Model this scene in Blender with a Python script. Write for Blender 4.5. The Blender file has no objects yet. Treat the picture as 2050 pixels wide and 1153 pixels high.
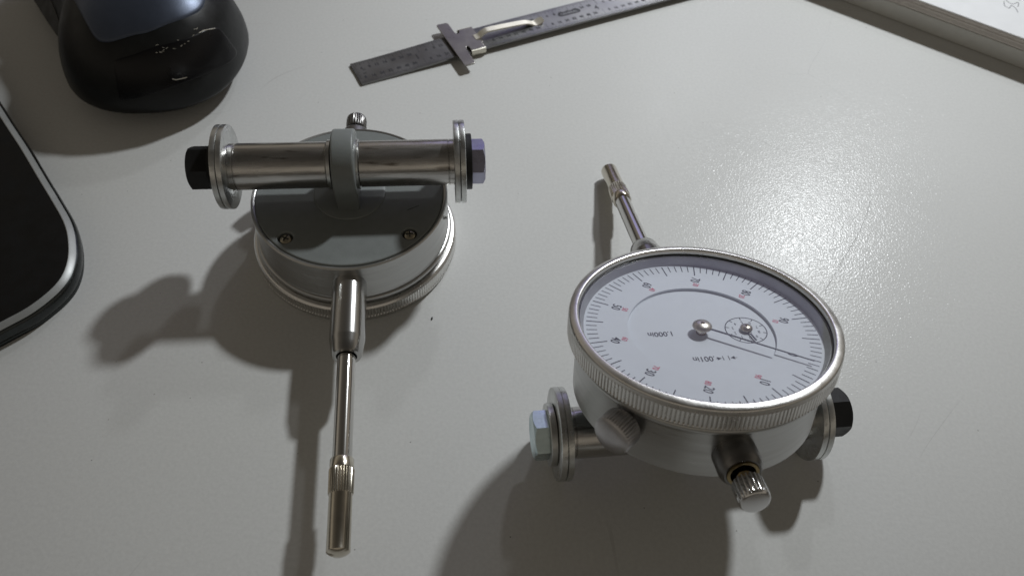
import bpy, math, random
from mathutils import Matrix, Vector

S = 0.001            # everything below is written in millimetres
PI = math.pi
random.seed(7)
scene = bpy.context.scene
COL = scene.collection

# ------------------------------------------------------------------ camera
F_PX, CAM_H, PITCH, ROLL = 1616.73, 181.024, 0.9163, 0.0718
cam_d = bpy.data.cameras.new("camera")
cam_d.sensor_fit = 'HORIZONTAL'; cam_d.sensor_width = 36.0
cam_d.lens = 36.0 * F_PX / 2050.0
cam_d.clip_start = 0.005; cam_d.clip_end = 50.0
cam_d.dof.use_dof = True
cam_d.dof.focus_distance = 0.192
cam_d.dof.aperture_fstop = cam_d.lens / 1.05
cam_o = bpy.data.objects.new("camera", cam_d); COL.objects.link(cam_o)
fwd = Vector((0, math.cos(PITCH), -math.sin(PITCH)))
r0 = Vector((1, 0, 0)); u0 = r0.cross(fwd)
rt = r0 * math.cos(ROLL) + u0 * math.sin(ROLL)
up = u0 * math.cos(ROLL) - r0 * math.sin(ROLL)
cam_o.matrix_world = Matrix(((rt.x, up.x, -fwd.x, 0), (rt.y, up.y, -fwd.y, 0), (rt.z, up.z, -fwd.z, CAM_H * S), (0, 0, 0, 1)))
scene.camera = cam_o

# ------------------------------------------------------------------ world (dim room) and lamps
scene.view_settings.view_transform = 'Standard'
scene.view_settings.look = 'None'
scene.view_settings.exposure = 0.0
scene.view_settings.gamma = 1.0
w = bpy.data.worlds.new("World"); scene.world = w; w.use_nodes = True
nt = w.node_tree; nt.nodes.clear()
wo = nt.nodes.new('ShaderNodeOutputWorld'); bg = nt.nodes.new('ShaderNodeBackground')
tc = nt.nodes.new('ShaderNodeTexCoord'); sp = nt.nodes.new('ShaderNodeSeparateXYZ'); cr = nt.nodes.new('ShaderNodeValToRGB')
nt.links.new(tc.outputs['Generated'], sp.inputs[0]); nt.links.new(sp.outputs['Z'], cr.inputs[0])
nt.links.new(cr.outputs[0], bg.inputs['Color']); nt.links.new(bg.outputs[0], wo.inputs[0])
cr.color_ramp.interpolation = 'EASE'
cr.color_ramp.elements[0].position = 0.0; cr.color_ramp.elements[0].color = (0.045, 0.040, 0.033, 1)
cr.color_ramp.elements[1].position = 1.0; cr.color_ramp.elements[1].color = (0.048, 0.043, 0.036, 1)
e_ = cr.color_ramp.elements.new(0.38); e_.color = (0.345, 0.308, 0.256, 1)
e_ = cr.color_ramp.elements.new(0.74); e_.color = (0.095, 0.084, 0.070, 1)
bg.inputs['Strength'].default_value = 0.8

def lamp(name, loc, power, size, color, target=(0, 150, 0)):
    d = bpy.data.lights.new(name, 'AREA'); d.shape = 'DISK'; d.size = size * S; d.energy = power; d.color = color
    o = bpy.data.objects.new(name, d); COL.objects.link(o)
    l = Vector(loc) * S; o.location = l
    o.rotation_euler = (Vector(target) * S - l).to_track_quat('-Z', 'Y').to_euler()
    return o
d = bpy.data.lights.new("desk_spot", 'SPOT'); d.energy = 34.0; d.color = (0.94, 0.975, 1.0)
d.spot_size = math.radians(30.5); d.spot_blend = 1.0; d.shadow_soft_size = 0.034
o = bpy.data.objects.new("desk_spot", d); COL.objects.link(o); o.location = (0.415, 0.800, 0.722)
o.rotation_euler = (Vector((0.073, 0.262, 0)) - o.location).to_track_quat('-Z', 'Y').to_euler()
lamp("second_ceiling_lamp", (290, 1320, 870), 1.4, 75, (0.94, 0.975, 1.0))
# the monitor standing beyond the desk: a weak bluish screen
d = bpy.data.lights.new("monitor_glow", 'AREA'); d.shape = 'RECTANGLE'; d.size = 0.50; d.size_y = 0.30; d.energy = 0.26; d.color = (0.42, 0.42, 1.0)
o = bpy.data.objects.new("monitor_glow", d); COL.objects.link(o)
o.location = (0.10, 0.95, 0.33)
o.rotation_euler = (Vector((0, 0.2, 0.03)) - o.location).to_track_quat('-Z', 'Y').to_euler()

# ------------------------------------------------------------------ materials
def node_mat(name):
    m = bpy.data.materials.new(name); m.use_nodes = True
    return m, m.node_tree, m.node_tree.nodes['Principled BSDF']

def mat(name, base, metal=0.0, rough=0.5, var=0.08, scale=250, bump=0.0, bscale=900, stretch=(1, 1, 1), rvar=0.12, spec=0.5, spots=0.0, spotcol=(0.03, 0.025, 0.02), coat=0.0, aniso=0.0):
    m, t, b = node_mat(name)
    L = t.links.new
    b.inputs['Metallic'].default_value = metal
    b.inputs['Specular IOR Level'].default_value = spec
    b.inputs['Coat Weight'].default_value = coat
    b.inputs['Coat Roughness'].default_value = 0.08
    tcn = t.nodes.new('ShaderNodeTexCoord'); mp = t.nodes.new('ShaderNodeMapping')
    mp.inputs['Scale'].default_value = stretch
    L(tcn.outputs['Object'], mp.inputs[0])
    n = t.nodes.new('ShaderNodeTexNoise'); n.inputs['Scale'].default_value = scale; n.inputs['Detail'].default_value = 5; n.inputs['Roughness'].default_value = 0.62
    L(mp.outputs[0], n.inputs['Vector'])
    mr = t.nodes.new('ShaderNodeMapRange'); mr.inputs[1].default_value = 0.3; mr.inputs[2].default_value = 0.7
    mr.inputs[3].default_value = 1 - var; mr.inputs[4].default_value = 1 + var
    L(n.outputs[0], mr.inputs[0])
    vm = t.nodes.new('ShaderNodeVectorMath'); vm.operation = 'SCALE'
    vm.inputs[0].default_value = base; L(mr.outputs[0], vm.inputs['Scale'])
    last = vm.outputs[0]
    if spots > 0:
        n2 = t.nodes.new('ShaderNodeTexNoise'); n2.inputs['Scale'].default_value = scale * 2.3; n2.inputs['Detail'].default_value = 3
        L(mp.outputs[0], n2.inputs['Vector'])
        r2 = t.nodes.new('ShaderNodeMapRange'); r2.inputs[1].default_value = 0.62; r2.inputs[2].default_value = 0.72; r2.inputs[4].default_value = spots
        L(n2.outputs[0], r2.inputs[0])
        mx = t.nodes.new('ShaderNodeMix'); mx.data_type = 'RGBA'
        L(r2.outputs[0], mx.inputs['Factor']); L(last, mx.inputs['A']); mx.inputs['B'].default_value = (*spotcol, 1)
        last = mx.outputs['Result']
    L(last, b.inputs['Base Color'])
    r = t.nodes.new('ShaderNodeMapRange'); r.inputs[1].default_value = 0.3; r.inputs[2].default_value = 0.7
    r.inputs[3].default_value = max(0.03, rough - rvar); r.inputs[4].default_value = rough + rvar
    n3 = t.nodes.new('ShaderNodeTexNoise'); n3.inputs['Scale'].default_value = scale * 0.8; n3.inputs['Detail'].default_value = 6
    L(mp.outputs[0], n3.inputs['Vector']); L(n3.outputs[0], r.inputs[0]); L(r.outputs[0], b.inputs['Roughness'])
    if bump > 0:
        nb = t.nodes.new('ShaderNodeTexNoise'); nb.inputs['Scale'].default_value = bscale; nb.inputs['Detail'].default_value = 4
        L(mp.outputs[0], nb.inputs['Vector'])
        bp = t.nodes.new('ShaderNodeBump'); bp.inputs['Strength'].default_value = bump; bp.inputs['Distance'].default_value = 0.0002
        L(nb.outputs[0], bp.inputs['Height']); L(bp.outputs[0], b.inputs['Normal'])
    return m

M = {}
M['case'] = mat('satin_aluminium', (0.47, 0.47, 0.46), 1, 0.34, 0.05, 900, bump=0.18, bscale=2200, stretch=(0.06, 0.06, 1), rvar=0.07)
M['bezel'] = mat('bezel_aluminium', (0.72, 0.71, 0.69), 1, 0.30, 0.05, 250, bump=0.10, bscale=1800, rvar=0.06)
M['wall'] = mat('bezel_inner_grey', (0.42, 0.42, 0.42), 0.7, 0.45, 0.05, 250)
M['gasket'] = mat('black_gasket', (0.02, 0.02, 0.02), 0, 0.6)
M['grey'] = mat('grey_paint', (0.185, 0.20, 0.195), 0, 0.42, 0.05, 350, bump=0.12, bscale=2200, rvar=0.05)
M['tube'] = mat('turned_steel_tube', (0.53, 0.52, 0.505), 1, 0.25, 0.22, 260, bump=0.30, bscale=800, stretch=(0.16, 1, 1), rvar=0.10, spots=0.75, spotcol=(0.10, 0.08, 0.06))
M['zinc'] = mat('zinc_washer', (0.60, 0.61, 0.60), 1, 0.33, 0.12, 260, bump=0.22, bscale=1100, rvar=0.12, spots=0.25)
M['bolt'] = mat('blue_zinc_bolt', (0.56, 0.67, 0.69), 1, 0.33, 0.10, 220, bump=0.15, bscale=900, rvar=0.1, spots=0.2)
M['bolt_painted_sheen'] = mat('zinc_bolt_painted_sheen', (0.34, 0.34, 0.44), 1, 0.32, 0.12, 220, bump=0.18, bscale=900, rvar=0.1, spots=0.3)  # face-down indicator's bolt: violet screen reflection put into a darker base colour
M['black'] = mat('black_oxide_steel', (0.012, 0.012, 0.012), 0.0, 0.45, 0.2, 250, bump=0.1, bscale=1200, spec=0.25)
M['dark'] = mat('dark_steel', (0.10, 0.095, 0.085), 1, 0.38, 0.15, 300)
M['stem'] = mat('ground_steel', (0.47, 0.465, 0.455), 1, 0.20, 0.06, 120, bump=0.08, bscale=500, stretch=(1, 0.06, 1), rvar=0.06)
M['rod'] = mat('polished_steel', (0.60, 0.59, 0.57), 1, 0.11, 0.04, 120, stretch=(1, 0.08, 1), rvar=0.04)
M['nickel'] = mat('warm_nickel', (0.60, 0.56, 0.48), 1, 0.17, 0.08, 220, bump=0.08, bscale=800, rvar=0.06)
M['brass'] = mat('brass', (0.36, 0.28, 0.15), 1, 0.35)
M['chrome'] = mat('chrome_knob', (0.66, 0.66, 0.66), 1, 0.12, 0.04, 200, rvar=0.04)
M['knob'] = mat('dull_knurled_steel', (0.52, 0.51, 0.52), 1, 0.36, 0.1, 300, rvar=0.08)
M['sleeve'] = mat('dark_sleeve', (0.20, 0.195, 0.19), 1, 0.34, 0.08, 250)
M['hub'] = mat('needle_hub', (0.66, 0.61, 0.52), 1, 0.30, 0.15, 800, rvar=0.08)
M['dial'] = mat('dial_white', (0.67, 0.70, 0.735), 0, 0.5, 0.02, 400, rvar=0.03)
M['ink'] = mat('black_ink', (0.018, 0.018, 0.022), 0, 0.6, 0.05)
M['red'] = mat('red_ink', (0.62, 0.10, 0.16), 0, 0.6, 0.05)
M['needle'] = mat('needle_black', (0.02, 0.02, 0.022), 0, 0.4)
M['screw'] = mat('screw_brassy', (0.50, 0.45, 0.34), 1, 0.3, 0.15, 700)
M['hole'] = mat('counterbore_dark', (0.03, 0.03, 0.028), 0, 0.6)
M['ruler'] = mat('ruler_steel', (0.23, 0.23, 0.23), 1, 0.38, 0.06, 120, bump=0.15, bscale=900, rvar=0.08)
M['slider'] = mat('nickel_slider', (0.31, 0.295, 0.275), 1, 0.35, 0.10, 150, bump=0.12, bscale=700, rvar=0.08)
M['clip'] = mat('nickel_clip', (0.72, 0.69, 0.60), 0.8, 0.50, 0.06, 200, rvar=0.06)
M['rubber'] = mat('mouse_black', (0.011, 0.0118, 0.0122), 0, 0.36, 0.2, 300, bump=0.10, bscale=1600, rvar=0.06, spec=0.28)
M['gloss'] = mat('mouse_gloss', (0.003, 0.003, 0.004), 0, 0.30, 0.1, 200, rvar=0.06, spec=0.3)
M['slate'] = mat('mouse_slate', (0.075, 0.090, 0.125), 0.6, 0.38, 0.05, 300, bump=0.10, bscale=2500, rvar=0.03)
M['mside'] = mat('mouse_side_grey', (0.030, 0.030, 0.030), 0, 0.5, 0.1, 300)
M['glass'] = mat('slab_black', (0.0035, 0.0035, 0.0035), 0, 0.55, 0.3, 250, bump=0.05, bscale=600, spec=0.25)
M['rim'] = mat('slab_silver', (0.33, 0.34, 0.335), 0.25, 0.42, 0.05, 200, bump=0.08, bscale=600, rvar=0.06)
M['side'] = mat('slab_side', (0.055, 0.06, 0.06), 0.9, 0.25, 0.1, 200)
M['paper'] = mat('paper', (0.78, 0.79, 0.80), 0, 0.7, 0.02, 150, bump=0.05, bscale=800, spec=0.2)
M['pages'] = mat('page_edges', (0.62, 0.58, 0.54), 0, 0.8, 0.08, 400, spec=0.1)
M['block'] = mat('pad_block', (0.60, 0.60, 0.57), 0, 0.6, 0.04, 200, spec=0.2)
M['pen'] = mat('grey_pen', (0.10, 0.10, 0.11), 0, 0.6)
M['speck'] = mat('dust_black', (0.03, 0.028, 0.025), 0, 0.8)
M['scratch'] = mat('scratch_grey', (0.30, 0.29, 0.28), 0, 0.6)

# clear crystal: lets light through, fresnel reflection on top
m, t, b = node_mat('clear_crystal'); t.nodes.remove(b)
out = t.nodes['Material Output']; tr = t.nodes.new('ShaderNodeBsdfTransparent'); gl = t.nodes.new('ShaderNodeBsdfGlossy'); mx = t.nodes.new('ShaderNodeMixShader'); lw = t.nodes.new('ShaderNodeLayerWeight'); pw = t.nodes.new('ShaderNodeMath'); pw.operation = 'POWER'; pw.inputs[1].default_value = 5.0; fr = t.nodes.new('ShaderNodeMapRange')
tr.inputs[0].default_value = (0.97, 0.975, 0.98, 1); gl.inputs['Roughness'].default_value = 0.03; fr.inputs[3].default_value = 0.035; fr.inputs[4].default_value = 1.0
lw.inputs['Blend'].default_value = 0.5; t.links.new(lw.outputs['Facing'], pw.inputs[0]); t.links.new(pw.outputs[0], fr.inputs[0])
t.links.new(fr.outputs[0], mx.inputs[0]); t.links.new(tr.outputs[0], mx.inputs[1]); t.links.new(gl.outputs[0], mx.inputs[2]); t.links.new(mx.outputs[0], out.inputs[0])
M['crystal'] = m

# desk laminate: pale, faint pebbled relief, tiny flecks
m, t, b = node_mat('desk_laminate'); L = t.links.new
tcn = t.nodes.new('ShaderNodeTexCoord')
n1 = t.nodes.new('ShaderNodeTexNoise'); n1.inputs['Scale'].default_value = 1100; n1.inputs['Detail'].default_value = 3
n2 = t.nodes.new('ShaderNodeTexNoise'); n2.inputs['Scale'].default_value = 14; n2.inputs['Detail'].default_value = 4
L(tcn.outputs['Object'], n1.inputs['Vector']); L(tcn.outputs['Object'], n2.inputs['Vector'])
ra = t.nodes.new('ShaderNodeMapRange'); ra.inputs[1].default_value = 0.3; ra.inputs[2].default_value = 0.7; ra.inputs[3].default_value = 0.955; ra.inputs[4].default_value = 1.035
L(n1.outputs[0], ra.inputs[0])
rb = t.nodes.new('ShaderNodeMapRange'); rb.inputs[1].default_value = 0.3; rb.inputs[2].default_value = 0.7; rb.inputs[3].default_value = 0.985; rb.inputs[4].default_value = 1.015
L(n2.outputs[0], rb.inputs[0])
mu = t.nodes.new('ShaderNodeMath'); mu.operation = 'MULTIPLY'; L(ra.outputs[0], mu.inputs[0]); L(rb.outputs[0], mu.inputs[1])
vm = t.nodes.new('ShaderNodeVectorMath'); vm.operation = 'SCALE'; vm.inputs[0].default_value = (0.60, 0.605, 0.59); L(mu.outputs[0], vm.inputs['Scale'])
vo = t.nodes.new('ShaderNodeTexVoronoi'); vo.inputs['Scale'].default_value = 230; L(tcn.outputs['Object'], vo.inputs['Vector'])
wn = t.nodes.new('ShaderNodeMath'); wn.operation = 'LESS_THAN'; wn.inputs[1].default_value = 0.045; L(vo.outputs['Distance'], wn.inputs[0])
sepc = t.nodes.new('ShaderNodeSeparateColor'); L(vo.outputs['Color'], sepc.inputs[0])
gt = t.nodes.new('ShaderNodeMath'); gt.operation = 'GREATER_THAN'; gt.inputs[1].default_value = 0.80; L(sepc.outputs[0], gt.inputs[0])
an = t.nodes.new('ShaderNodeMath'); an.operation = 'MULTIPLY'; L(wn.outputs[0], an.inputs[0]); L(gt.outputs[0], an.inputs[1])
an2 = t.nodes.new('ShaderNodeMath'); an2.operation = 'MULTIPLY'; an2.inputs[1].default_value = 0.55; L(an.outputs[0], an2.inputs[0])
mxn = t.nodes.new('ShaderNodeMix'); mxn.data_type = 'RGBA'; L(an2.outputs[0], mxn.inputs['Factor']); L(vm.outputs[0], mxn.inputs['A']); mxn.inputs['B'].default_value = (0.10, 0.09, 0.08, 1)
# a few faint scratches
sv = t.nodes.new('ShaderNodeTexVoronoi'); sv.feature = 'DISTANCE_TO_EDGE'; sv.inputs['Scale'].default_value = 7.0
nd_ = t.nodes.new('ShaderNodeTexNoise'); nd_.inputs['Scale'].default_value = 9; nd_.inputs['Detail'].default_value = 1
mxv = t.nodes.new('ShaderNodeMix'); mxv.data_type = 'RGBA'; mxv.blend_type = 'LINEAR_LIGHT'; mxv.inputs['Factor'].default_value = 0.10
L(tcn.outputs['Object'], nd_.inputs['Vector']); L(tcn.outputs['Object'], mxv.inputs['A']); L(nd_.outputs['Color'], mxv.inputs['B']); L(mxv.outputs['Result'], sv.inputs['Vector'])
sl_ = t.nodes.new('ShaderNodeMath'); sl_.operation = 'LESS_THAN'; sl_.inputs[1].default_value = 0.0011; L(sv.outputs['Distance'], sl_.inputs[0])
nm_ = t.nodes.new('ShaderNodeTexNoise'); nm_.inputs['Scale'].default_value = 16; nm_.inputs['Detail'].default_value = 2; L(tcn.outputs['Object'], nm_.inputs['Vector'])
sm_ = t.nodes.new('ShaderNodeMapRange'); sm_.inputs[1].default_value = 0.54; sm_.inputs[2].default_value = 0.62; sm_.inputs[4].default_value = 0.20; L(nm_.outputs[0], sm_.inputs[0])
ss_ = t.nodes.new('ShaderNodeMath'); ss_.operation = 'MULTIPLY'; L(sl_.outputs[0], ss_.inputs[0]); L(sm_.outputs[0], ss_.inputs[1])
mxs = t.nodes.new('ShaderNodeMix'); mxs.data_type = 'RGBA'; L(ss_.outputs[0], mxs.inputs['Factor']); L(mxn.outputs['Result'], mxs.inputs['A']); mxs.inputs['B'].default_value = (0.2, 0.19, 0.18, 1)
L(mxs.outputs['Result'], b.inputs['Base Color'])
b.inputs['Roughness'].default_value = 0.55
b.inputs['Specular IOR Level'].default_value = 0.1
# fine pebble relief carried by the clear top coat only, with greasy smudges in its gloss
nb = t.nodes.new('ShaderNodeTexNoise'); nb.inputs['Scale'].default_value = 1700; nb.inputs['Detail'].default_value = 1.0
L(tcn.outputs['Object'], nb.inputs['Vector'])
bp = t.nodes.new('ShaderNodeBump'); bp.inputs['Strength'].default_value = 1.0; bp.inputs['Distance'].default_value = 0.000066
L(nb.outputs[0], bp.inputs['Height']); L(bp.outputs[0], b.inputs['Coat Normal'])
bq = t.nodes.new('ShaderNodeBump'); bq.inputs['Strength'].default_value = 0.25; bq.inputs['Distance'].default_value = 0.00005
L(nb.outputs[0], bq.inputs['Height']); L(bq.outputs[0], b.inputs['Normal'])
b.inputs['Coat Weight'].default_value = 0.115
ns = t.nodes.new('ShaderNodeTexNoise'); ns.inputs['Scale'].default_value = 22; ns.inputs['Detail'].default_value = 6; ns.inputs['Distortion'].default_value = 0.8
L(tcn.outputs['Object'], ns.inputs['Vector'])
rs_ = t.nodes.new('ShaderNodeMapRange'); rs_.inputs[1].default_value = 0.35; rs_.inputs[2].default_value = 0.68; rs_.inputs[3].default_value = 0.15; rs_.inputs[4].default_value = 0.21
L(ns.outputs[0], rs_.inputs[0]); L(rs_.outputs[0], b.inputs['Coat Roughness'])
M['desk'] = m

# ------------------------------------------------------------------ mesh helpers (mm in, metres out)
class MB:
    def __init__(s): s.v = []; s.f = []
    def add(s, v, f, mtx=None):
        o = len(s.v)
        for p in v:
            p = Vector(p)
            s.v.append(tuple(mtx @ p) if mtx is not None else tuple(p))
        s.f += [tuple(i + o for i in q) for q in f]
        return s
    def build(s, name, m, parent=None, smooth=True, angle=38, world=None):
        me = bpy.data.meshes.new(name)
        me.from_pydata([(x * S, y * S, z * S) for x, y, z in s.v], [], s.f)
        me.materials.append(m)
        if smooth:
            me.polygons.foreach_set('use_smooth', [True] * len(me.polygons))
            me.set_sharp_from_angle(angle=math.radians(angle))
        me.update()
        o = bpy.data.objects.new(name, me); COL.objects.link(o)
        if parent: o.parent = parent
        return o

def lathe(prof, seg=96, rfun=None):
    """revolve (r,z) about z; first/last r==0 become poles. rfun(i_row, ang, r)->r"""
    v, f, rows = [], [], []
    for i, (r, z) in enumerate(prof):
        if r <= 1e-6:
            rows.append([len(v)]); v.append((0, 0, z))
        else:
            row = []
            for k in range(seg):
                a = 2 * PI * k / seg
                rr = rfun(i, k, r) if rfun else r
                row.append(len(v)); v.append((rr * math.cos(a), rr * math.sin(a), z))
            rows.append(row)
    for A, B in zip(rows, rows[1:]):
        for k in range(seg):
            k2 = (k + 1) % seg
            if len(A) == 1 and len(B) == 1: continue
            if len(A) == 1: f.append((A[0], B[k2], B[k]))
            elif len(B) == 1: f.append((A[k], A[k2], B[0]))
            else: f.append((A[k], A[k2], B[k2], B[k]))
    return v, f

def flip(vf): return vf[0], [tuple(reversed(q)) for q in vf[1]]

AX_Y = Matrix(((1, 0, 0, 0), (0, 0, 1, 0), (0, -1, 0, 0), (0, 0, 0, 1)))      # z -> +y
AX_NY = Matrix(((1, 0, 0, 0), (0, 0, -1, 0), (0, 1, 0, 0), (0, 0, 0, 1)))     # z -> -y
AX_X = Matrix(((0, 0, 1, 0), (0, 1, 0, 0), (-1, 0, 0, 0), (0, 0, 0, 1)))      # z -> +x
T = Matrix.Translation

def curve_mesh(polys, half, bevel, res=3):
    """filled 2D outlines (first outer, others holes) extruded +-half with rounded edges, as a raw mesh in mm"""
    cu = bpy.data.curves.new('tmp', 'CURVE'); cu.dimensions = '2D'; cu.fill_mode = 'BOTH'
    cu.extrude = max(0, half - bevel); cu.bevel_depth = bevel; cu.bevel_resolution = res; cu.offset = -bevel
    for P in polys:
        s = cu.splines.new('POLY'); s.points.add(len(P) - 1)
        for i, p in enumerate(P): s.points[i].co = (p[0], p[1], 0, 1)
        s.use_cyclic_u = True
    ob = bpy.data.objects.new('tmp', cu)
    me = bpy.data.meshes.new_from_object(ob)
    v = [tuple(x.co) for x in me.vertices]; f = [tuple(p.vertices) for p in me.polygons]
    bpy.data.objects.remove(ob); bpy.data.curves.remove(cu); bpy.data.meshes.remove(me)
    return v, f

def text_mesh(s, size, sx=1.0, bold=0.0):
    cu = bpy.data.curves.new('tmp', 'FONT'); cu.body = s; cu.size = size; cu.align_x = 'CENTER'; cu.align_y = 'CENTER'; cu.offset = bold; cu.resolution_u = 3
    ob = bpy.data.objects.new('tmp', cu); me = bpy.data.meshes.new_from_object(ob)
    v = [(x.co.x * sx, x.co.y, x.co.z) for x in me.vertices]; f = [tuple(p.vertices) for p in me.polygons]
    bpy.data.objects.remove(ob); bpy.data.curves.remove(cu); bpy.data.meshes.remove(me)
    # centre on its own box
    xs = [p[0] for p in v]; ys = [p[1] for p in v]; cx = (min(xs) + max(xs)) / 2; cy = (min(ys) + max(ys)) / 2
    return [(x - cx, y - cy, z) for x, y, z in v], f

def rect(x0, x1, y0, y1, z, mb, mtx=None):
    mb.add([(x0, y0, z), (x1, y0, z), (x1, y1, z), (x0, y1, z)], [(0, 1, 2, 3)], mtx)

def box(x0, x1, y0, y1, z0, z1):
    v = [(x, y, z) for z in (z0, z1) for x, y in ((x0, y0), (x1, y0), (x1, y1), (x0, y1))]
    return v, [(3, 2, 1, 0), (4, 5, 6, 7), (0, 1, 5, 4), (1, 2, 6, 5), (2, 3, 7, 6), (3, 0, 4, 7)]

def circle(r, n=64, cx=0, cy=0): return [(cx + r * math.cos(2 * PI * k / n), cy + r * math.sin(2 * PI * k / n)) for k in range(n)]

def tube(path, r, seg=10):
    v, f = [], []
    n = len(path); P = [Vector(p) for p in path]
    ref = Vector((0, 0, 1))
    for i in range(n):
        tg = (P[min(i + 1, n - 1)] - P[max(i - 1, 0)]).normalized()
        a = tg.cross(ref)
        if a.length < 1e-4: a = tg.cross(Vector((0, 1, 0)))
        a.normalize(); b = a.cross(tg)
        for k in range(seg):
            an = 2 * PI * k / seg
            v.append(tuple(P[i] + a * r * math.cos(an) + b * r * math.sin(an)))
    for i in range(n - 1):
        for k in range(seg):
            k2 = (k + 1) % seg
            f.append((i * seg + k, i * seg + k2, (i + 1) * seg + k2, (i + 1) * seg + k))
    f.append(tuple(reversed(range(seg)))); f.append(tuple(range((n - 1) * seg, n * seg)))
    return v, f

def smooth_path(pts, sub=6, closed=False):
    P = [Vector(p) for p in pts]; n = len(P); out = []
    rng = range(n if closed else n - 1)
    for i in rng:
        p0 = P[(i - 1) % n] if closed or i > 0 else P[0]; p1 = P[i]; p2 = P[(i + 1) % n]; p3 = P[(i + 2) % n] if closed or i + 2 < n else P[-1]
        for k in range(sub):
            t_ = k / sub
            out.append(0.5 * ((2 * p1) + (p2 - p0) * t_ + (2 * p0 - 5 * p1 + 4 * p2 - p3) * t_ * t_ + (3 * p1 - p0 - 3 * p2 + p3) * t_ ** 3))
    if not closed: out.append(P[-1])
    return out

def thing(name, label, cat, mtx=None, group=None):
    o = bpy.data.objects.new(name, None); COL.objects.link(o); o.empty_display_size = 0.01
    if mtx is not None: o.matrix_world = mtx
    tag(o, label, cat, group); return o
def tag(o, label, cat=None, group=None):
    o['label'] = label
    if cat: o['category'] = cat
    if group: o['group'] = group
    return o

# ------------------------------------------------------------------ desk
mb = MB(); mb.add(*box(-700, 900, -350, 900, -25, 0))
desk = mb.build('desk_top', M['desk'], smooth=False)
desk['kind'] = 'structure'; desk['label'] = 'pale grey laminate desk top with faint pebbled texture'

# ------------------------------------------------------------------ dial indicator
T_, ZB, RC, RB = 20.06, 14.1, 26.44, 28.5
ZS, ZT, YT, RW, AW, TR = 6.62, 14.19, -2.88, 10.89, 28.78, 6.03
YS1, YS2, YS3 = 48.25, 74.66, 95.73
ZD, AD = 16.30, 149.57

def fluted(prof, seg_n, depth, rows, per=4):
    """lathe whose rows in `rows` carry seg_n rounded flutes"""
    seg = seg_n * per
    pat = [0.0, 0.75, 1.0, 0.75][:per] if per == 4 else [0, 1]
    return lathe(prof, seg, lambda i, k, r: r - depth * (1 - pat[k % per]) if i in rows else r)

def hexhead(x0, x1, R, rot, out=1):
    """hex prism along +x with a chamfered outer end at x1"""
    v, f = [], []
    n = 6
    def ring(x, rr):
        return [(x, rr * math.cos(2 * PI * k / n + rot), rr * math.sin(2 * PI * k / n + rot)) for k in range(n)]
    # fine ring so that the chamfer cone cuts the flats in arcs
    N = 72; rows = []
    ap = R * math.cos(PI / 6)
    def hr(a):
        k = (a - rot + PI / 6) % (PI / 3) - PI / 6
        return ap / math.cos(((a - rot) % (PI / 3)) - PI / 6)
    L_ = x1 - x0; sgn = 1 if L_ > 0 else -1
    for mode in range(5):
        row = []
        for k in range(N):
            a = 2 * PI * k / N + rot
            r = hr(a)
            if mode == 0: x, rr = x0, r
            elif mode == 1:
                x, rr = x1 - sgn * (0.10 + max(0, (r - ap)) * 0.62), r
            elif mode == 2: x, rr = x1, ap * 0.97
            elif mode == 3: x, rr = x1, ap * 0.75
            else: x, rr = x1 - sgn * 0.12, ap * 0.66
            row.append(len(v)); v.append((x, rr * math.cos(a), rr * math.sin(a)))
        rows.append(row)
    for A, B in zip(rows, rows[1:]):
        for k in range(N):
            k2 = (k + 1) % N
            f.append((A[k], A[k2], B[k2], B[k]))
    f.append(tuple(rows[-1]))
    if sgn < 0: f = [tuple(reversed(q)) for q in f]
    return v, f

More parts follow.
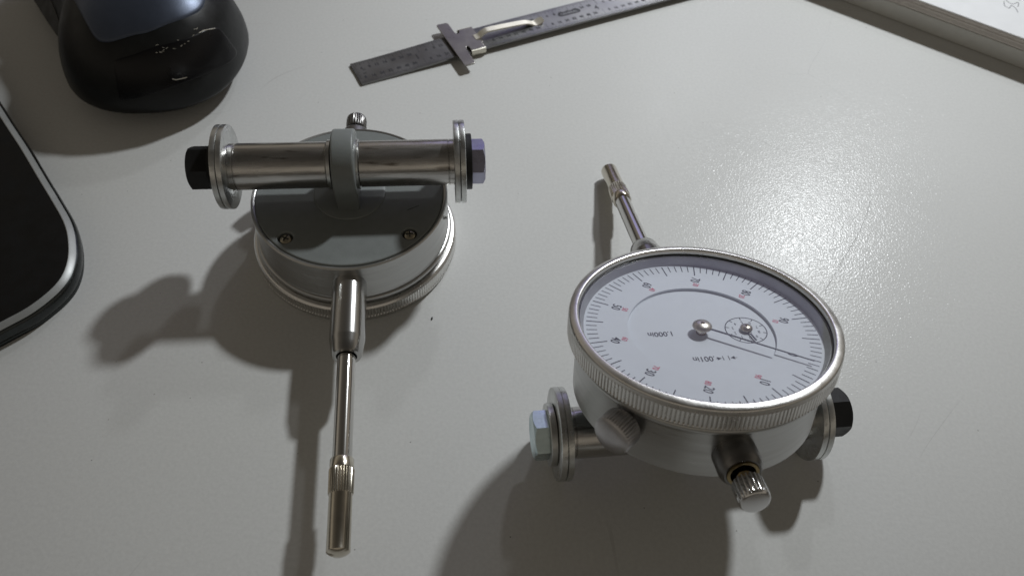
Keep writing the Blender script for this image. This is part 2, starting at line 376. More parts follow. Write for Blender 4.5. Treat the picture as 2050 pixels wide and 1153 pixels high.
def gauge(label, mtx, black_sign, yaw, shift, face, hexrot, knob_y, YT, ZT):
    g = thing('dial_indicator', label, 'dial indicator', mtx, 'dial indicators with bolted rollers on the desk')
    # case cup
    pr = [(0, 1.2), (25.45, 1.2), (25.45, 0.15), (25.7, 0.0), (26.1, 0.0), (RC, 0.35), (RC, 11.6), (26.55, 11.9), (27.0, 12.05), (27.25, 12.4), (27.25, 13.2), (27.0, 13.55), (26.5, 13.65), (26.5, 14.4), (15, 14.4)]
    case = MB().add(*flip(lathe(pr, 160))).build('case', M['case'], g)
    # painted back cover with two countersunk holes
    sc = [(16.1, -15.15), (-15.95, -15.3)]
    v, f = curve_mesh([circle(25.3, 128)] + [list(reversed(circle(1.95, 28, x, y))) for x, y in sc], 0.75, 0.45, 4)
    cover = MB().add(v, f, T((0, 0, 0.55))).build('back_cover', M['grey'], g, angle=50)
    if not face:
        # a scuff on the cover, a dark fleck on the lug and a burr on the cup rim
        MB().add(*box(-1.7, 1.7, -0.09, 0.09, -0.225, 0.0), T((-17.0, -6.2, 0)) @ Matrix.Rotation(math.radians(155), 4, 'Z')).build('scuff', M['hole'], cover, smooth=False)
        br = MB()
        for k in range(7):
            x, y, z = -25.2 + random.uniform(-0.5, 0.3), -8.0 + random.uniform(-1.1, 1.1), random.uniform(0.2, 2.6)
            q = [(x + random.uniform(-0.7, 0.3), y + random.uniform(-0.5, 0.5), z + random.uniform(-0.6, 0.6)) for _ in range(4)]
            br.add(q, [(0, 1, 2), (0, 2, 3), (0, 3, 1), (1, 3, 2)])
        br.build('burr', M['zinc'], case, smooth=False)
    MB().add(*flip(lathe([(0, -0.62), (8.9, -0.62), (9.5, -0.45), (9.75, -0.1), (9.75, 0.4)], 96)), T((0, 0, -0.05))).build('boss', M['grey'], cover)
    for i, (x, y) in enumerate(sc):
        hd = MB().add(*flip(lathe([(0, -0.05), (0.5, -0.04), (1.2, 0.10), (1.55, 0.42), (1.55, 1.3)], 32)), T((x, y, 0)))
        s_ = hd.build('screw', M['screw'], g)
        cx = MB(); a = 0.5 + i
        for q in (0, PI / 2):
            cx.add(*box(-0.95, 0.95, -0.16, 0.16, -0.13, 0.05), T((x, y, 0)) @ Matrix.Rotation(a + q, 4, 'Z'))
        cx.build('cross_slot', M['hole'], s_, smooth=False)
        MB().add(*lathe([(0, 1.0), (2.2, 1.0), (2.2, 1.3), (0, 1.3)], 28), T((x, y, 0))).build('screw_recess', M['hole'], g)
    # lug: a strap eye standing on the back
    out_ = []
    cy, cz, R = YT, -ZT, 9.2
    a0 = math.radians(205); a1 = math.radians(-25)
    out_.append((-6.6, 0.2))
    for k in range(33):
        a = a0 + (a1 - a0) * k / 32
        # second coordinate = -z so that the eye points up
        out_.append((cy + R * math.cos(a), ZT + R * math.sin(a) * 1.0))
    out_.append((cy + 7.9, 0.2))
    v, f = curve_mesh([out_, list(reversed(circle(3.4, 32, cy, ZT)))], 2.95, 0.7, 4)
    mlug = Matrix(((0, 0, 1, 0), (1, 0, 0, 0), (0, -1, 0, 0), (0, 0, 0, 1)))
    MB().add(v, f, mlug).build('lug', M['grey'], g, angle=50)
    # bezel
    NK = 210
    bp_ = [(26.6, 14.25), (27.7, 14.25), (28.15, 14.5), (28.3, 14.8), (28.5, 15.0), (28.5, 15.2), (28.5, 18.3), (28.5, 18.5), (28.42, 18.7), (28.42, 19.2), (28.3, 19.65), (28.05, 19.84), (27.0, 20.04), (26.75, 20.06), (26.5, 19.95), (26.35, 19.7), (26.35, 18.4), (26.6, 18.3), (26.6, 14.25)]
    seg = NK * 4; pat = [1.0, 0.12, 0.0, 0.12]
    bez = MB().add(*flip(lathe(bp_, seg, lambda i, k, r: r - 0.20 * pat[k % 4] if i in (5, 6) else r))) if False else MB().add(*lathe(bp_, seg, lambda i, k, r: r - 0.36 * pat[k % 4] if i in (5, 6) else r))
    bezel = bez.build('bezel', M['bezel'], g, angle=42)
    if face:
        MB().add(*lathe([(26.33, 18.3), (26.33, 18.72), (26.05, 18.72), (25.95, 18.3)], 128)).build('gasket', M['gasket'], bezel)
        MB().add(*lathe([(26.3, 18.32), (25.9, 18.32), (25.0, 16.1), (25.0, 15.9)], 128)).build('inner_wall', M['wall'], bezel)
        MB().add(*lathe([(0, 18.72), (26.3, 18.72), (26.3, 18.95), (26.28, 19.0), (0, 19.0)], 96)).build('crystal', M['crystal'], g)
        ring = MB().add(*lathe([(15.6, 15.2), (15.6, ZD), (25.2, ZD), (25.2, 15.2)], 160)).build('dial_ring', M['dial'], g, angle=30)
        plate = MB().add(*lathe([(0, 15.65), (16.2, 15.65), (16.2, 15.2)], 96)).build('dial_centre', M['dial'], g, angle=30)
        tk = MB(); z = ZD + 0.03
        for k in range(100):
            a = math.radians(AD - 3.6 * k)
            r_in = 20.9 if k % 5 == 0 else 22.25
            w_ = 0.125 if k % 5 == 0 else 0.10
            rect(r_in, 24.55, -w_, w_, z, tk, Matrix.Rotation(a, 4, 'Z'))
        tk.build('scale_marks', M['ink'], ring, smooth=False)
        nb_, nr = MB(), MB()
        up_ = Matrix.Rotation(math.radians(AD - 90), 4, 'Z')
        for k in range(10):
            a = math.radians(AD - 36 * k)
            c = T((19.0 * math.cos(a), 19.0 * math.sin(a), z))
            nb_.add(*text_mesh(str(k * 10), 2.9, 0.68, 0.03), c @ up_)
            if k:
                c = T((17.05 * math.cos(a), 17.05 * math.sin(a), z))
                nr.add(*text_mesh(str(100 - k * 10), 1.85, 0.7, 0.02), c @ up_)
        nb_.build('black_numerals', M['ink'], ring, smooth=False)
        nr.build('red_numerals', M['red'], ring, smooth=False)
        zi = 15.68; tx = MB()
        tx.add(*text_mesh('1.000in', 2.2, 0.88, 0.03), T((8.9, -0.1, zi)))
        tx.add(*text_mesh('.001in', 2.2, 0.88, 0.03), T((1.95, 8.72, zi)))
        # graduation symbol: arrow, two bars, arrow
        for s_, x in ((1, -3.55), (-1, -1.75)):
            tx.add([(x, 8.75, zi), (x - s_ * 0.95, 8.75 + 0.5, zi), (x - s_ * 0.95, 8.75 - 0.5, zi)], [(0, 1, 2)])
        for x in (-3.25, -2.05): rect(x - 0.08, x + 0.08, 8.1, 9.4, zi, tx)
        rect(-5.0, -4.4, 8.68, 8.82, zi, tx); rect(-0.9, -0.5, 8.68, 8.82, zi, tx)
        tx.build('dial_lettering', M['ink'], plate, smooth=False)
        # small revolution counter
        sx, sy = -9.9, 0.0; su = MB()
        A = circle(4.5, 72, sx, sy); B = circle(4.3, 72, sx, sy)
        su.add([(x, y, zi) for x, y in A] + [(x, y, zi) for x, y in B], [(k, (k + 1) % 72, 72 + (k + 1) % 72, 72 + k) for k in range(72)])
        for k in range(10):
            a = PI / 2 - k * PI / 5
            rect(3.55, 4.35, -0.09, 0.09, zi, su, T((sx, sy, 0)) @ Matrix.Rotation(a, 4, 'Z'))
            su.add(*text_mesh(str(k), 1.25, 0.8), T((sx + 2.75 * math.cos(a), sy + 2.75 * math.sin(a), zi)))
        su.build('counter_scale', M['ink'], plate, smooth=False)
        # pointers
        an_ = Matrix.Rotation(math.radians(146.0), 4, 'Z')
        nd = MB().add([(0.5, -0.24, 17.22), (23.3, -0.11, 17.22), (23.3, 0.11, 17.22), (0.5, 0.24, 17.22), (0.5, -0.24, 17.36), (23.3, -0.11, 17.36), (23.3, 0.11, 17.36), (0.5, 0.24, 17.36)],
                      [(3, 2, 1, 0), (4, 5, 6, 7), (0, 1, 5, 4), (1, 2, 6, 5), (2, 3, 7, 6), (3, 0, 4, 7)], an_)
        nd = nd.build('pointer', M['needle'], g, smooth=False)
        MB().add(*lathe([(0.95, 15.46), (0.95, 16.3), (0.75, 16.5), (0.75, 17.1), (1.75, 17.12), (2.1, 17.3), (2.05, 17.6), (1.6, 18.0), (0.9, 18.22), (0.45, 18.27), (0.42, 17.7), (0, 17.7)], 40)).build('pointer_hub', M['hub'], nd, angle=60)
        MB().add(*lathe([(1.1, 15.47), (1.1, 16.0), (0.96, 16.0)], 24)).build('pointer_bush', M['brass'], nd)
        n2_ = MB().add(*box(0.3, 4.1, -0.17, 0.17, 16.0, 16.12), T((sx, sy, 0)) @ Matrix.Rotation(math.radians(101), 4, 'Z')).build('counter_pointer', M['needle'], g, smooth=False)
        MB().add(*lathe([(0.55, 15.46), (0.55, 15.95), (1.1, 15.97), (1.35, 16.15), (1.25, 16.5), (0.85, 16.78), (0.36, 16.88), (0.33, 16.45), (0, 16.45)], 32), T((sx, sy, 0))).build('counter_hub', M['hub'], n2_, angle=60)
    # stem, plunger and contact tip along -y
    ml = T((0, 0, ZS)) @ AX_NY
    MB().add(*lathe([(4.42, 25.6), (4.42, 43.6), (4.38, 43.9), (4.05, 45.6), (3.72, 47.8), (3.45, 48.25), (2.55, 48.25), (2.5, 45.5)], 72), ml).build('stem', M['stem'], g)
    pl = MB().add(*lathe([(2.19, 44.5), (2.19, 76.2)], 56), ml).build('plunger', M['rod'], g)
    kx, k0 = (1.0, 0.0) if face else (1.05, 0.7)
    tip = MB().add(*fluted([(r_, 74.66 + k0 + (z_ - 74.66) * kx) for r_, z_ in [(2.2, 74.66), (2.55, 74.68), (2.66, 74.85), (2.68, 76.9), (2.6, 76.95), (2.84, 77.1), (2.78, 82.3), (2.6, 82.6), (2.52, 82.7), (2.52, 94.45), (2.46, 94.52), (1.9, 94.95), (1.1, 95.3), (0, 95.45)]], 26, 0.30, (5, 6)), ml)
    tip.build('contact_tip', M['nickel'], pl)
    # upper sleeve and lift knob along +y
    mu_ = T((0, 0, ZS)) @ AX_Y
    sl = MB().add(*lathe([(4.4, 25.6), (4.4, 30.2), (4.1, 30.9), (3.6, 31.5), (3.2, 31.5), (3.1, 29)], 64), mu_).build('sleeve', M['sleeve'], g)
    MB().add(*lathe([(3.1, 31.2), (3.1, 31.75), (2.9, 31.8), (2.5, 31.7)], 40), mu_).build('bush', M['brass'] if face else M['zinc'], sl)
    kn = MB().add(*fluted([(1.7, 29.0), (1.7, knob_y - 5.0), (2.7, knob_y - 5.0), (3.05, knob_y - 4.8), (3.05, knob_y - 1.0), (2.95, knob_y - 0.5), (2.75, knob_y - 0.2), (2.35, knob_y - 0.05), (0, knob_y + 0.05)], 22, 0.30, (3, 4)), mu_)
    kn.build('lift_knob', M['chrome'] if face else M['sleeve'], g, angle=45)
    # bezel clamp knob on the case wall
    mk_ = Matrix.Rotation(math.radians(42.5), 4, 'Z') @ T((0, 0, 8.2)) @ AX_X
    ck = MB().add(*fluted([(2.0, 25.5), (2.0, 27.2), (3.9, 27.3), (4.15, 27.6), (4.15, 31.2), (3.95, 31.6), (3.3, 32.0), (1.8, 32.35), (0, 32.45)], 36, 0.22, (3, 4)), mk_)
    ck.build('clamp_knob', M['knob'], g, angle=45)
    # roller axle through the lug: spacer tubes, washers, bolt head and nut
    ax = T((shift, YT, -ZT)) @ Matrix.Rotation(yaw, 4, 'Z')
    for s_ in (1, -1):
        mx_ = ax @ (AX_X if s_ > 0 else Matrix.Rotation(PI, 4, 'Z') @ AX_X)
        MB().add(*lathe([(3.2, 3.05), (6.35, 3.05), (6.5, 3.15), (6.5, 3.95), (6.35, 4.05), (3.2, 4.05)], 64), mx_).build('lug_washer', M['zinc'], g)
        MB().add(*lathe([(3.2, 4.12), (5.75, 4.12), (TR, 4.35), (TR, 27.2), (5.85, 27.35), (5.85, 27.45), (TR, 27.6), (TR, AW), (3, AW)], 80), mx_).build('spacer_tube', M['tube'], g)
        for q in range(2):
            x0 = AW + 0.02 + q * 1.55
            wob = Matrix.Rotation(math.radians(random.uniform(-1.0, 1.0)), 4, 'Y') @ Matrix.Rotation(math.radians(random.uniform(-0.7, 0.7)), 4, 'Z')
            MB().add(*lathe([(3, x0), (RW - 0.16, x0), (RW - 0.02, x0 + 0.1), (RW, x0 + 0.22), (RW, x0 + 1.2), (RW - 0.03, x0 + 1.32), (RW - 0.2, x0 + 1.42), (3, x0 + 1.45)], 96), mx_ @ T((0, 0, x0)) @ wob @ T((0, 0, -x0))).build('washer', M['zinc'], g)
        x0 = AW + 3.15
        if s_ == black_sign:
            MB().add(*lathe([(3, x0), (7.6, x0), (7.4, x0 + 0.7), (5.9, x0 + 1.9), (5.5, x0 + 2.0)], 64), mx_).build('flange', M['black'], g)
            MB().add(*hexhead(x0 + 1.7, x0 + 7.3, 5.9, hexrot[0]), mx_ @ Matrix.Rotation(PI / 2, 4, 'Y') @ Matrix.Rotation(-PI, 4, 'Y')).build('nut', M['black'], g, angle=20)
        else:
            MB().add(*lathe([(3, x0), (7.2, x0), (7.35, x0 + 0.15), (7.35, x0 + 1.35), (7.2, x0 + 1.5), (3, x0 + 1.5)], 64), mx_).build('lock_washer', M['zinc'] if face else M['black'], g)
            MB().add(*hexhead(x0 + 1.55, x0 + 5.0, 5.9, hexrot[1]), mx_ @ Matrix.Rotation(PI / 2, 4, 'Y') @ Matrix.Rotation(-PI, 4, 'Y')).build('bolt_head', M['bolt'] if face else M['bolt_painted_sheen'], g, angle=20)
    return g

def pose(R, t_):
    return Matrix(((R[0][0], R[0][1], R[0][2], t_[0] * S), (R[1][0], R[1][1], R[1][2], t_[1] * S), (R[2][0], R[2][1], R[2][2], t_[2] * S), (0, 0, 0, 1)))
RL = [[-0.98961, -0.1438, 0.0], [-0.1438, 0.98961, 0.0], [0.0, 0.0, -1.0]]
RR = [[-0.98881, 0.14213, -0.04528], [-0.14917, -0.94127, 0.30292], [0.00043, 0.30629, 0.95194]]
gauge('dial indicator lying face down, grey back cover and roller axle uppermost', pose(RL, (-45.84, 151.74, 20.08)), 1, 0.009, 0.36, False, (0.593, 0.803), 38.2, 0.72, 10.3)
gauge('dial indicator propped face up on its washers, white dial with black and red numbers', pose(RR, (41.63, 94.98, 25.36)), -1, 0.0197, -1.69, True, (0.9, 0.026), 38.6, -2.88, 14.19)

# ------------------------------------------------------------------ steel rule with sliding pocket clip
ra_ = math.radians(29.5)
mr_ = Matrix.Translation((-56.6 * S, 221.7 * S, 0)) @ Matrix.Rotation(ra_, 4, 'Z')
rul = thing('steel_rule', 'narrow steel rule with engraved inch scales and a sliding clip', 'ruler', mr_)
INCH, RWD = 24.5, 12.1
def rz(x):
    k = min(1, max(0, x / 60.0)); return 0.12 + 1.75 * (k * k * (3 - 2 * k))
mb = MB(); xs = [0, 0.4] + [3 * k for k in range(1, 52)]
v, f = [], []
for x in xs:
    z0 = rz(x)
    for y, z in ((0, z0), (0, z0 + 0.62), (0.08, z0 + 0.7), (RWD - 0.08, z0 + 0.7), (RWD, z0 + 0.62), (RWD, z0)): v.append((x, y, z))
n = len(xs)
for i in range(n - 1):
    for k in range(6):
        k2 = (k + 1) % 6; f.append((i * 6 + k2, i * 6 + k, (i + 1) * 6 + k, (i + 1) * 6 + k2))
f.append(tuple(range(6))); f.append(tuple(reversed(range((n - 1) * 6, n * 6))))
blade = mb.add(v, f).build('blade', M['ruler'], rul, angle=20)
def rtop(x): return rz(x) + 0.72
mk = MB()
def rmark(x, y0, y1, w_=0.085):
    z = rtop(x); mk.add([(x - w_, y0, z), (x + w_, y0, z), (x + w_, y1, z), (x - w_, y1, z)], [(0, 1, 2, 3)])
for i in range(6 * 32 + 1):
    x = i * INCH / 32
    ln = 4.2 if i % 32 == 0 else 3.0 if i % 16 == 0 else 2.5 if i % 8 == 0 else 2.0 if i % 4 == 0 else 1.6 if i % 2 == 0 else 1.2
    rmark(x, RWD - 0.25 - ln, RWD - 0.25)
for i in range(6 * 64 + 1):
    x = i * INCH / 64
    ln = 4.0 if i % 64 == 0 else 2.7 if i % 32 == 0 else 2.3 if i % 16 == 0 else 1.9 if i % 8 == 0 else 1.5 if i % 4 == 0 else 1.1 if i % 2 == 0 else 0.8
    rmark(x, 0.25, 0.25 + ln, 0.062)
for i in range(17):
    z = rtop(0); y = 2.6 + i * 0.45
    mk.add([(0.15, y - 0.04, z), (1.1 if i % 4 else 1.6, y - 0.04, z + 0.02), (1.1 if i % 4 else 1.6, y + 0.04, z + 0.02), (0.15, y + 0.04, z)], [(0, 1, 2, 3)])
def rtext(s, x, y, size, sx=0.9, bold=0.0, rot=0):
    v, f = text_mesh(s, size, sx, bold)
    mk.add(v, f, T((x, y, rtop(x) + 0.02)) @ Matrix.Rotation(rot, 4, 'Z'))
for inch in range(6):
    for k in range(1, 8):
        rtext(str(k * 4), (inch + k / 8) * INCH - (0.6 if k > 2 else 0.3), RWD - 3.9, 1.8, 0.9, 0.09)
        rtext(str(k * 8), (inch + k / 8) * INCH - 0.5, 3.1, 1.8, 0.9, 0.09)
    if inch: rtext(str(inch), inch * INCH - 1.5, 6.0, 3.8, 0.9, 0.07)
rtext('32', 3.4, 7.2, 1.3, 0.9, 0.02, PI / 2 * 0); rtext('64', 3.0, 5.2, 1.3, 0.9, 0.02)
mk.build('engraved_scale', M['ink'], blade, smooth=False)
# maker's oval, dark with bare-metal letters
ov = MB(); z = rtop(85) + 0.02
P = []
for k in range(48):
    a = 2 * PI * k / 48; c, s_ = math.cos(a), math.sin(a)
    P.append((85.2 + (3.5 if c > 0 else -3.5) + 1.25 * c, 7.05 + 1.25 * s_, z))
ov.add(P, [tuple(range(48))]); ov = ov.build('oval_mark', M['ink'], blade, smooth=False)
v, f = text_mesh('GENERAL', 1.7, 1.0, 0.03)
MB().add(v, f, T((85.2, 7.05, z + 0.03))).build('oval_letters', M['ruler'], ov, smooth=False)
# slider: cross bar + folded plate + spring strip
zs_ = rz(40) + 1.0
def plate(poly, z0, th, bev=0.12):
    v, f = curve_mesh([poly], th / 2, bev, 2); return [(x, y, z + z0 + th / 2) for x, y, z in v], f
sl = MB().add(*plate([(35.6, -6.9), (36.2, -7.3), (39.2, -7.2), (39.8, -6.6), (39.8, 0.6), (40.6, 2.6), (41.4, 2.3), (41.4, -0.35), (46.9, -0.35), (46.9, 2.8), (47.6, 3.2), (47.6, 6.6), (47.0, 7.6), (47.2, 10.5), (47.2, 12.5), (41.9, 12.5), (41.6, 11.2), (40.9, 10.6), (40.0, 11.6), (40.0, 17.6), (39.4, 18.3), (36.1, 18.5), (35.6, 18.0)], zs_, 0.65)).build('slider_plate', M['slider'], rul, angle=30)
fo = MB()
for y0, sgn in ((-0.35, -1), (12.45, 1)):
    P = [(y0, zs_ + 0.65), (y0 + sgn * 0.35, zs_ + 0.5), (y0 + sgn * 0.5, zs_ + 0.1), (y0 + sgn * 0.5, zs_ - 1.1), (y0 + sgn * 0.3, zs_ - 1.55), (y0 - sgn * 0.6, zs_ - 1.75), (y0 - sgn * 0.6, zs_ - 1.35), (y0, zs_ - 1.0), (y0, zs_ + 0.1)]
    v = [(41.4, y, z) for y, z in P] + [(46.9, y, z) for y, z in P]; n = len(P)
    ff = [(k, (k + 1) % n, n + (k + 1) % n, n + k) for k in range(n)] + [tuple(reversed(range(n))), tuple(range(n, 2 * n))]
    if sgn < 0: ff = [tuple(reversed(q)) for q in ff]
    fo.add(v, ff)
fo.build('folded_edges', M['clip'], sl, angle=30)
# spring strip of the pocket clip
prof = [(45.5, zs_ + 0.35), (47.2, zs_ + 0.7), (48.4, zs_ + 1.6), (49.6, zs_ + 2.2), (51.2, zs_ + 2.35), (58, zs_ + 2.0), (64.5, zs_ + 1.55), (66.6, zs_ + 1.2), (68.2, zs_ + 0.5), (69.4, zs_ - 0.05), (70.6, zs_ - 0.1), (72.2, zs_ + 0.5), (73.4, zs_ + 1.1)]
wid = [1.6, 1.5, 1.4, 1.35, 1.35, 1.35, 1.35, 1.35, 1.4, 1.6, 1.8, 1.8, 1.2]
pp = smooth_path([(x, w_, z) for (x, z), w_ in zip(prof, wid)], 5)
v, f = [], []
for i, p in enumerate(pp):
    tn = pp[min(i + 1, len(pp) - 1)] - pp[max(0, i - 1)]; nx, nz = -tn.z, tn.x; l_ = math.hypot(nx, nz); nx, nz = nx / l_ * 0.45, nz / l_ * 0.45
    yc = 6.1
    for y, kx in ((-p.y, 0), (p.y, 0)):
        v.append((p.x, yc + y, p.z))
    v.append((p.x + nx, yc + p.y - 0.15, p.z + nz)); v.append((p.x + nx, yc - p.y + 0.15, p.z + nz))
for i in range(len(pp) - 1):
    for k in range(4):
        k2 = (k + 1) % 4; f.append((i * 4 + k, (i + 1) * 4 + k, (i + 1) * 4 + k2, i * 4 + k2))
f.append((0, 1, 2, 3)); e_ = (len(pp) - 1) * 4; f.append((e_ + 3, e_ + 2, e_ + 1, e_))
MB().add(v, f).build('spring_clip', M['clip'], rul, angle=35)

# ------------------------------------------------------------------ computer mouse
MC, MROT = (-125.640, 226.173), 0.1673
MWL, MRL, MFL, MZ, MZW, MBS, ME, MTL = 29.545, 34.421, 58.0, 39 * 0.9097, 7.108, 0.6774, 2.3416, 0.0751
zp = []
for k in range(8):
    a = k / 7; zp.append((MBS + (1 - MBS) * math.sin(a * PI / 2), a * MZW))
for k in range(1, 25):
    b_ = k / 24 * PI / 2; zp.append((math.cos(b_) ** 0.85 if k < 24 else 0.0, MZW + (MZ - MZW) * math.sin(b_) ** 0.95))
def zscale(z):
    for (s0, z0), (s1, z1) in zip(zp, zp[1:]):
        if z <= z1: return s0 + (s1 - s0) * (z - z0) / max(1e-9, z1 - z0)
    return 0.0
def mbend(v_): return 0.95 * (v_ - 2) ** 2 / (v_ + 8) if v_ > 2 else 0.0    # the grip turns to the left towards the buttons
def mpt(a, s_, z):
    c, n_ = math.cos(a), math.sin(a)
    u = MWL * math.copysign(abs(c) ** (2 / ME), c) * s_
    v_ = (MRL if n_ < 0 else MFL) * math.copysign(abs(n_) ** (2 / ME), n_) * s_
    # waist pinched on the thumb side
    if u < 0 and v_ > 0: u *= 1 - 0.10 * math.exp(-((v_ - 28) / 16) ** 2) * min(1, z / 12)
    b_ = mbend(v_)
    if u < 0 and v_ > -4:      # the low thumb side flares out further than the shell above it
        b_ += max(0.0, 0.8 * (v_ + 4) ** 2 / (v_ + 10) - b_) * min(1, -u / 15) * min(1, max(0, (17 - z) / 9))
    return Vector((u - b_, v_ + MTL * z, z))
def ztop(u, v_):
    lo, hi = MZW, MZ
    for _ in range(40):
        z = (lo + hi) / 2; s_ = zscale(z); vv = v_ - MTL * z
        r = (abs(u / MWL) ** ME + abs(vv / (MRL if vv < 0 else MFL)) ** ME) ** (1 / ME)
        if r < s_: lo = z
        else: hi = z
    return lo
mm = Matrix.Translation((MC[0] * S, MC[1] * S, 0)) @ Matrix.Rotation(MROT, 4, 'Z')
mouse = thing('computer_mouse', 'black computer mouse seen from its palm end with slate top panel', 'mouse', mm)
N = 128; v, f, rows = [], [], []
for s_, z in zp:
    if s_ < 1e-6: rows.append([len(v)]); v.append((0, MTL * z, z)); continue
    rows.append(list(range(len(v), len(v) + N)))
    for k in range(N): v.append(tuple(mpt(2 * PI * k / N, s_, z) + Vector((0, 0, 0.6))))
for A, B in zip(rows, rows[1:]):
    for k in range(N):
        k2 = (k + 1) % N
        f.append((A[k], A[k2], B[k2], B[k]) if len(B) > 1 else (A[k], A[k2], B[0]))
f.append(tuple(reversed(rows[0])))
MB().add(v, f).build('body', M['rubber'], mouse, angle=80)
def patch(name, bound, evalf, m, lift=0.35, skirt=0.8, parent=None):
    """panel over the body: closed smooth outline in a 2D parameter space, filled by shrinking rings"""
    B = smooth_path([(p[0], p[1], 0) for p in bound], 5, True); n = len(B)
    c = Vector((sum(p.x for p in B) / n, sum(p.y for p in B) / n, 0))
    v, f = [], []
    rings = [(1.0, -skirt), (1.0, lift * 0.55), (0.985, lift * 0.9), (0.96, lift), (0.85, lift), (0.7, lift), (0.52, lift), (0.34, lift), (0.16, lift)]
    for t_, h_ in rings:
        for p in B:
            q = c + (p - c) * t_; v.append(tuple(evalf(q.x, q.y, h_)))
    q = c; v.append(tuple(evalf(q.x, q.y, lift)))
    for i in range(len(rings) - 1):
        for k in range(n):
            k2 = (k + 1) % n; f.append((i * n + k, i * n + k2, (i + 1) * n + k2, (i + 1) * n + k))
    e_ = (len(rings) - 1) * n
    for k in range(n): f.append((e_ + k, e_ + (k + 1) % n, len(v) - 1))
    return MB().add(v, f).build(name, m, parent or mouse, angle=50)
def ev_top(u, v_, h_): return Vector((u - mbend(v_), v_, ztop(u, v_) + 0.6 + h_))
patch('palm_panel', [(-20.5, 18), (-20.2, 8), (-19.1, -2.3), (-18.0, -7.4), (-14.6, -14.7), (-11.6, -20.3), (-10.2, -22.6), (-8.6, -24.0), (-6.5, -24.6), (-4.0, -24.6), (1.5, -23.6), (6.9, -22.3), (14.3, -17.8), (18.2, -14.0), (20.2, -10.6), (20.9, -7.3), (20.8, -2.5), (20.5, 8), (20.2, 18), (18, 22), (0, 24), (-18, 22)], ev_top, M['slate'], 0.45, 0.5)
def ev_side(a, z, h_):
    p = mpt(a, zscale(z), z); q = mpt(a + 0.02, zscale(z), z); r = mpt(a, zscale(z + 0.3), z + 0.3)
    nrm = (q - p).cross(r - p).normalized(); return p + nrm * h_ + Vector((0, 0, 0.6))
def to_az(u, v_, z):
    vv = v_ - MTL * z; x = math.copysign(abs(u / MWL) ** (ME / 2), u); L_ = MRL if vv < 0 else MFL
    y = math.copysign(abs(vv / L_) ** (ME / 2), vv); return (math.atan2(y, x), z)
gp = [(-4.9, -28.8, 21.3), (-4.2, -28.2, 22.2), (-2.5, -27.9, 22.7), (6.5, -25.9, 24.6), (13.5, -22.3, 24.6), (19.8, -17.8, 24.0), (22.2, -15.0, 23.2), (24.0, -12.9, 21.8), (25.4, -12.6, 19.5), (26.9, -12.7, 15.4), (27.6, -12.4, 12.6), (27.0, -14.2, 11.8), (25.4, -18, 12.4), (22.7, -22.5, 13.6), (18.5, -26.5, 14.2), (13.8, -29.8, 14.3), (4.0, -32.7, 12.8), (-4.8, -33.1, 10.7), (-6.0, -33.0, 11.2), (-5.8, -32.5, 13.5)]
patch('rear_panel', [to_az(*p) for p in gp], ev_side, M['gloss'], 0.30, 0.4)
# scuffs on the rear panel edge
sc_ = MB()
def scuff(pts, r):
    P = []
    for p in pts:
        a, z = to_az(*p); P.append(tuple(ev_side(a, z, 0.33)))
    sc_.add(*tube(P, r, 5))
scuff([(10.8, -30.3, 16.2), (11.7, -30.1, 15.7), (13.2, -29.6, 15.6), (14.8, -28.9, 15.5)], 0.12)
scuff([(19.2, -18.4, 24.1), (20.6, -17.0, 23.9), (22.2, -15.3, 23.1), (23.2, -13.9, 22.4)], 0.12)
for k in range(16):
    q_ = random.random(); x = 6 + 13 * q_; y = -26 + 8 * q_; z = 24.4 + random.uniform(-1.2, 0.9)
    scuff([(x, y, z), (x + random.uniform(0.2, 0.8), y + 0.3, z + random.uniform(-0.25, 0.25))], random.uniform(0.04, 0.08))
sc_.build('scuff_marks', M['clip'], mouse)
# grey grip on the thumb side
sg = [(-28.6, 3, 2.0), (-28.9, 0.5, 5), (-28.6, 1.5, 9), (-27.5, 7, 12), (-26, 20, 14), (-23, 36, 14.5), (-19, 46, 12), (-17.5, 48, 8), (-17.5, 48, 4), (-21, 40, 2), (-25, 24, 1.6)]
patch('side_grip', [to_az(u_, v_, z_) for u_, v_, z_ in sg], ev_side, M['mside'], 0.35, 0.4)

# ------------------------------------------------------------------ black slab with a silver rim, left edge
inner = [(-230, 261), (-197, 224), (-163.5, 186.7), (-152.1, 174.3), (-141.2, 161.8), (-134.5, 154.2), (-127.7, 146.1), (-123.8, 139.4), (-121.2, 132.0), (-121.1, 125.1), (-124.6, 117.7), (-130.1, 111.6), (-143, 99), (-160, 83), (-176, 69), (-188, 61), (-200, 58), (-212, 61), (-222, 68), (-250, 94), (-280, 122), (-308, 148), (-318, 161), (-321, 174), (-318, 187), (-310, 199), (-285, 227), (-262, 252), (-251, 262), (-241, 265.5)]
P = smooth_path([(x, y, 0) for x, y in inner], 8, True); n = len(P)
cen = sum(P, Vector()) / n
mt_ = Matrix.Translation(cen * S)
tb_ = thing('tablet', 'flat black slab with a rounded corner and silver rim at the left edge', 'tablet', mt_)
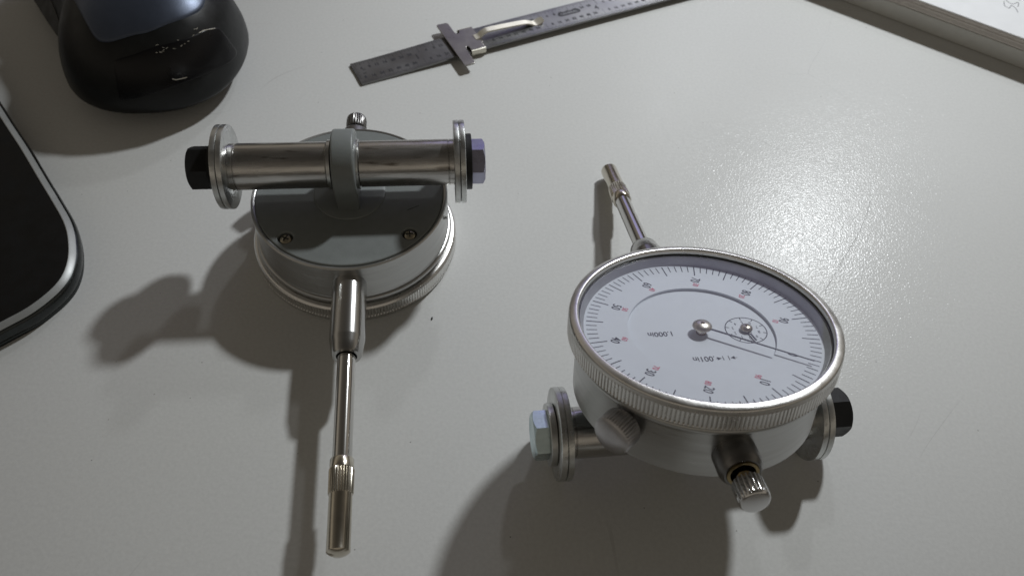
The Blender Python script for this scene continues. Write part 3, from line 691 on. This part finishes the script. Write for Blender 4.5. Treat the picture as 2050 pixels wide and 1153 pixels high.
# outward normals
NR = []
for i in range(n):
    tg = (P[(i + 1) % n] - P[i - 1]).normalized(); nn = Vector((tg.y, -tg.x, 0))
    if nn.dot(P[i] - cen) < 0: nn = -nn
    NR.append(nn)
def ringmesh(prof):
    v, f = [], []
    for off, z in prof:
        for i in range(n): q = P[i] + NR[i] * off - cen; v.append((q.x, q.y, z))
    for r in range(len(prof) - 1):
        for i in range(n):
            j = (i + 1) % n; f.append((r * n + i, r * n + j, (r + 1) * n + j, (r + 1) * n + i))
    return v, f
v, f = ringmesh([(0.15, 5.75), (-0.05, 5.8)]); f.append(tuple(range(n, 2 * n)))
MB().add(v, f).build('black_top', M['glass'], tb_, smooth=False)
MB().add(*ringmesh([(0.1, 5.7), (0.15, 6.0), (0.35, 6.1), (0.55, 6.0), (0.7, 5.92), (1.7, 5.3), (1.9, 5.1)])).build('silver_rim', M['rim'], tb_, angle=25)
MB().add(*ringmesh([(1.89, 5.12), (2.3, 4.8), (2.6, 4.2), (2.68, 3.2), (2.5, 1.8), (2.25, 1.3), (2.35, 1.1), (2.2, 0.05), (0, 0.05)])).build('side_band', M['side'], tb_, angle=40)

# ------------------------------------------------------------------ pad of paper, top right
e1 = Vector((0.8542, -0.52, 0)); e2 = Vector((0.52, 0.8542, 0))
pm = Matrix(((e1.x, e2.x, 0, 150.0 * S), (e1.y, e2.y, 0, 279.1 * S), (0, 0, 1, 0), (0, 0, 0, 1)))
pad = thing('paper_pad', 'thick white pad of paper with pen scribble on its top sheet', 'notepad', pm)
v, f = curve_mesh([[(-110, 0), (150, 0), (150, 170), (-110, 170)]], 3.2, 0.25, 2)
MB().add([(x, y, z + 3.3) for x, y, z in v], f).build('pad_block', M['block'], pad, angle=30)
z = 6.62
for k in range(11):
    th = 0.36
    dy = random.uniform(-0.14, 0.14) + (0.25 if k == 0 else 0); dx = random.uniform(-0.3, 0.3)
    last = k == 10
    a_ = random.uniform(-0.0008, 0.0008)
    MB().add(*box(-110 + dx, 150 + dx, (-0.1 if last else dy), 170, z, z + th), Matrix.Rotation(a_, 4, 'Z')).build('sheet', M['paper'] if last else M['pages'], pad, smooth=False)
    z += th + 0.06
ztp = z - 0.06
pi_ = pm.inverted()
pen = MB()
for st in ([(179.31, 284.59), (178.86, 282.98), (178.56, 281.41), (179.2, 280.64), (179.97, 280.09), (181.22, 281.99), (181.82, 281.73), (182.32, 280.51), (182.47, 278.84), (182.32, 277.48)],
           [(180.82, 286.68), (180.52, 285.43), (180.85, 284.26), (181.47, 283.39), (182.39, 283.16), (183.49, 283.81), (184.49, 284.46), (184.53, 283.52), (184.02, 282.25), (183.47, 281.47)],
           [(185.6, 285.71), (186.29, 287.36), (187.2, 289.0)]):
    L_ = []
    for x, y in st:
        p = pi_ @ Vector((x * S, y * S, 0)); L_.append((p.x / S, p.y / S, 0))
    Q = smooth_path(L_, 5); v, f = [], []
    for i, p in enumerate(Q):
        tg = (Q[min(i + 1, len(Q) - 1)] - Q[max(i - 1, 0)]).normalized(); nn = Vector((-tg.y, tg.x, 0)) * 0.14
        v += [(p.x + nn.x, p.y + nn.y, ztp + 0.03), (p.x - nn.x, p.y - nn.y, ztp + 0.03)]
    for i in range(len(Q) - 1): f.append((2 * i, 2 * i + 1, 2 * i + 3, 2 * i + 2))
    pen.add(v, f)
pen.build('pen_scribble', M['pen'], pad, smooth=False)

# ------------------------------------------------------------------ a hair and a crumb on the desk
Q = smooth_path([(111.0, 183.8, 0.06), (108.6, 177.6, 0.06), (104.6, 169.8, 0.06), (100.2, 162.5, 0.06), (96.2, 156.2, 0.06), (92.6, 150.2, 0.06), (90.4, 146.9, 0.06), (90.0, 144.6, 0.06)], 5)
h_ = MB().add(*tube(Q, 0.055, 5)).build('hair', M['scratch']); tag(h_, 'thin curved hair lying on the bright desk right of the dial', 'hair')
c_ = MB().add(*lathe([(0, 0.02), (0.3, 0.05), (0.42, 0.25), (0.25, 0.5), (0, 0.55)], 10), T((-21.2, 126.4, 0)) @ Matrix.Diagonal((0.55, 1.3, 0.7, 1))).build('crumb', M['speck']); tag(c_, 'tiny black crumb on the desk below the face-down indicator', 'crumb')
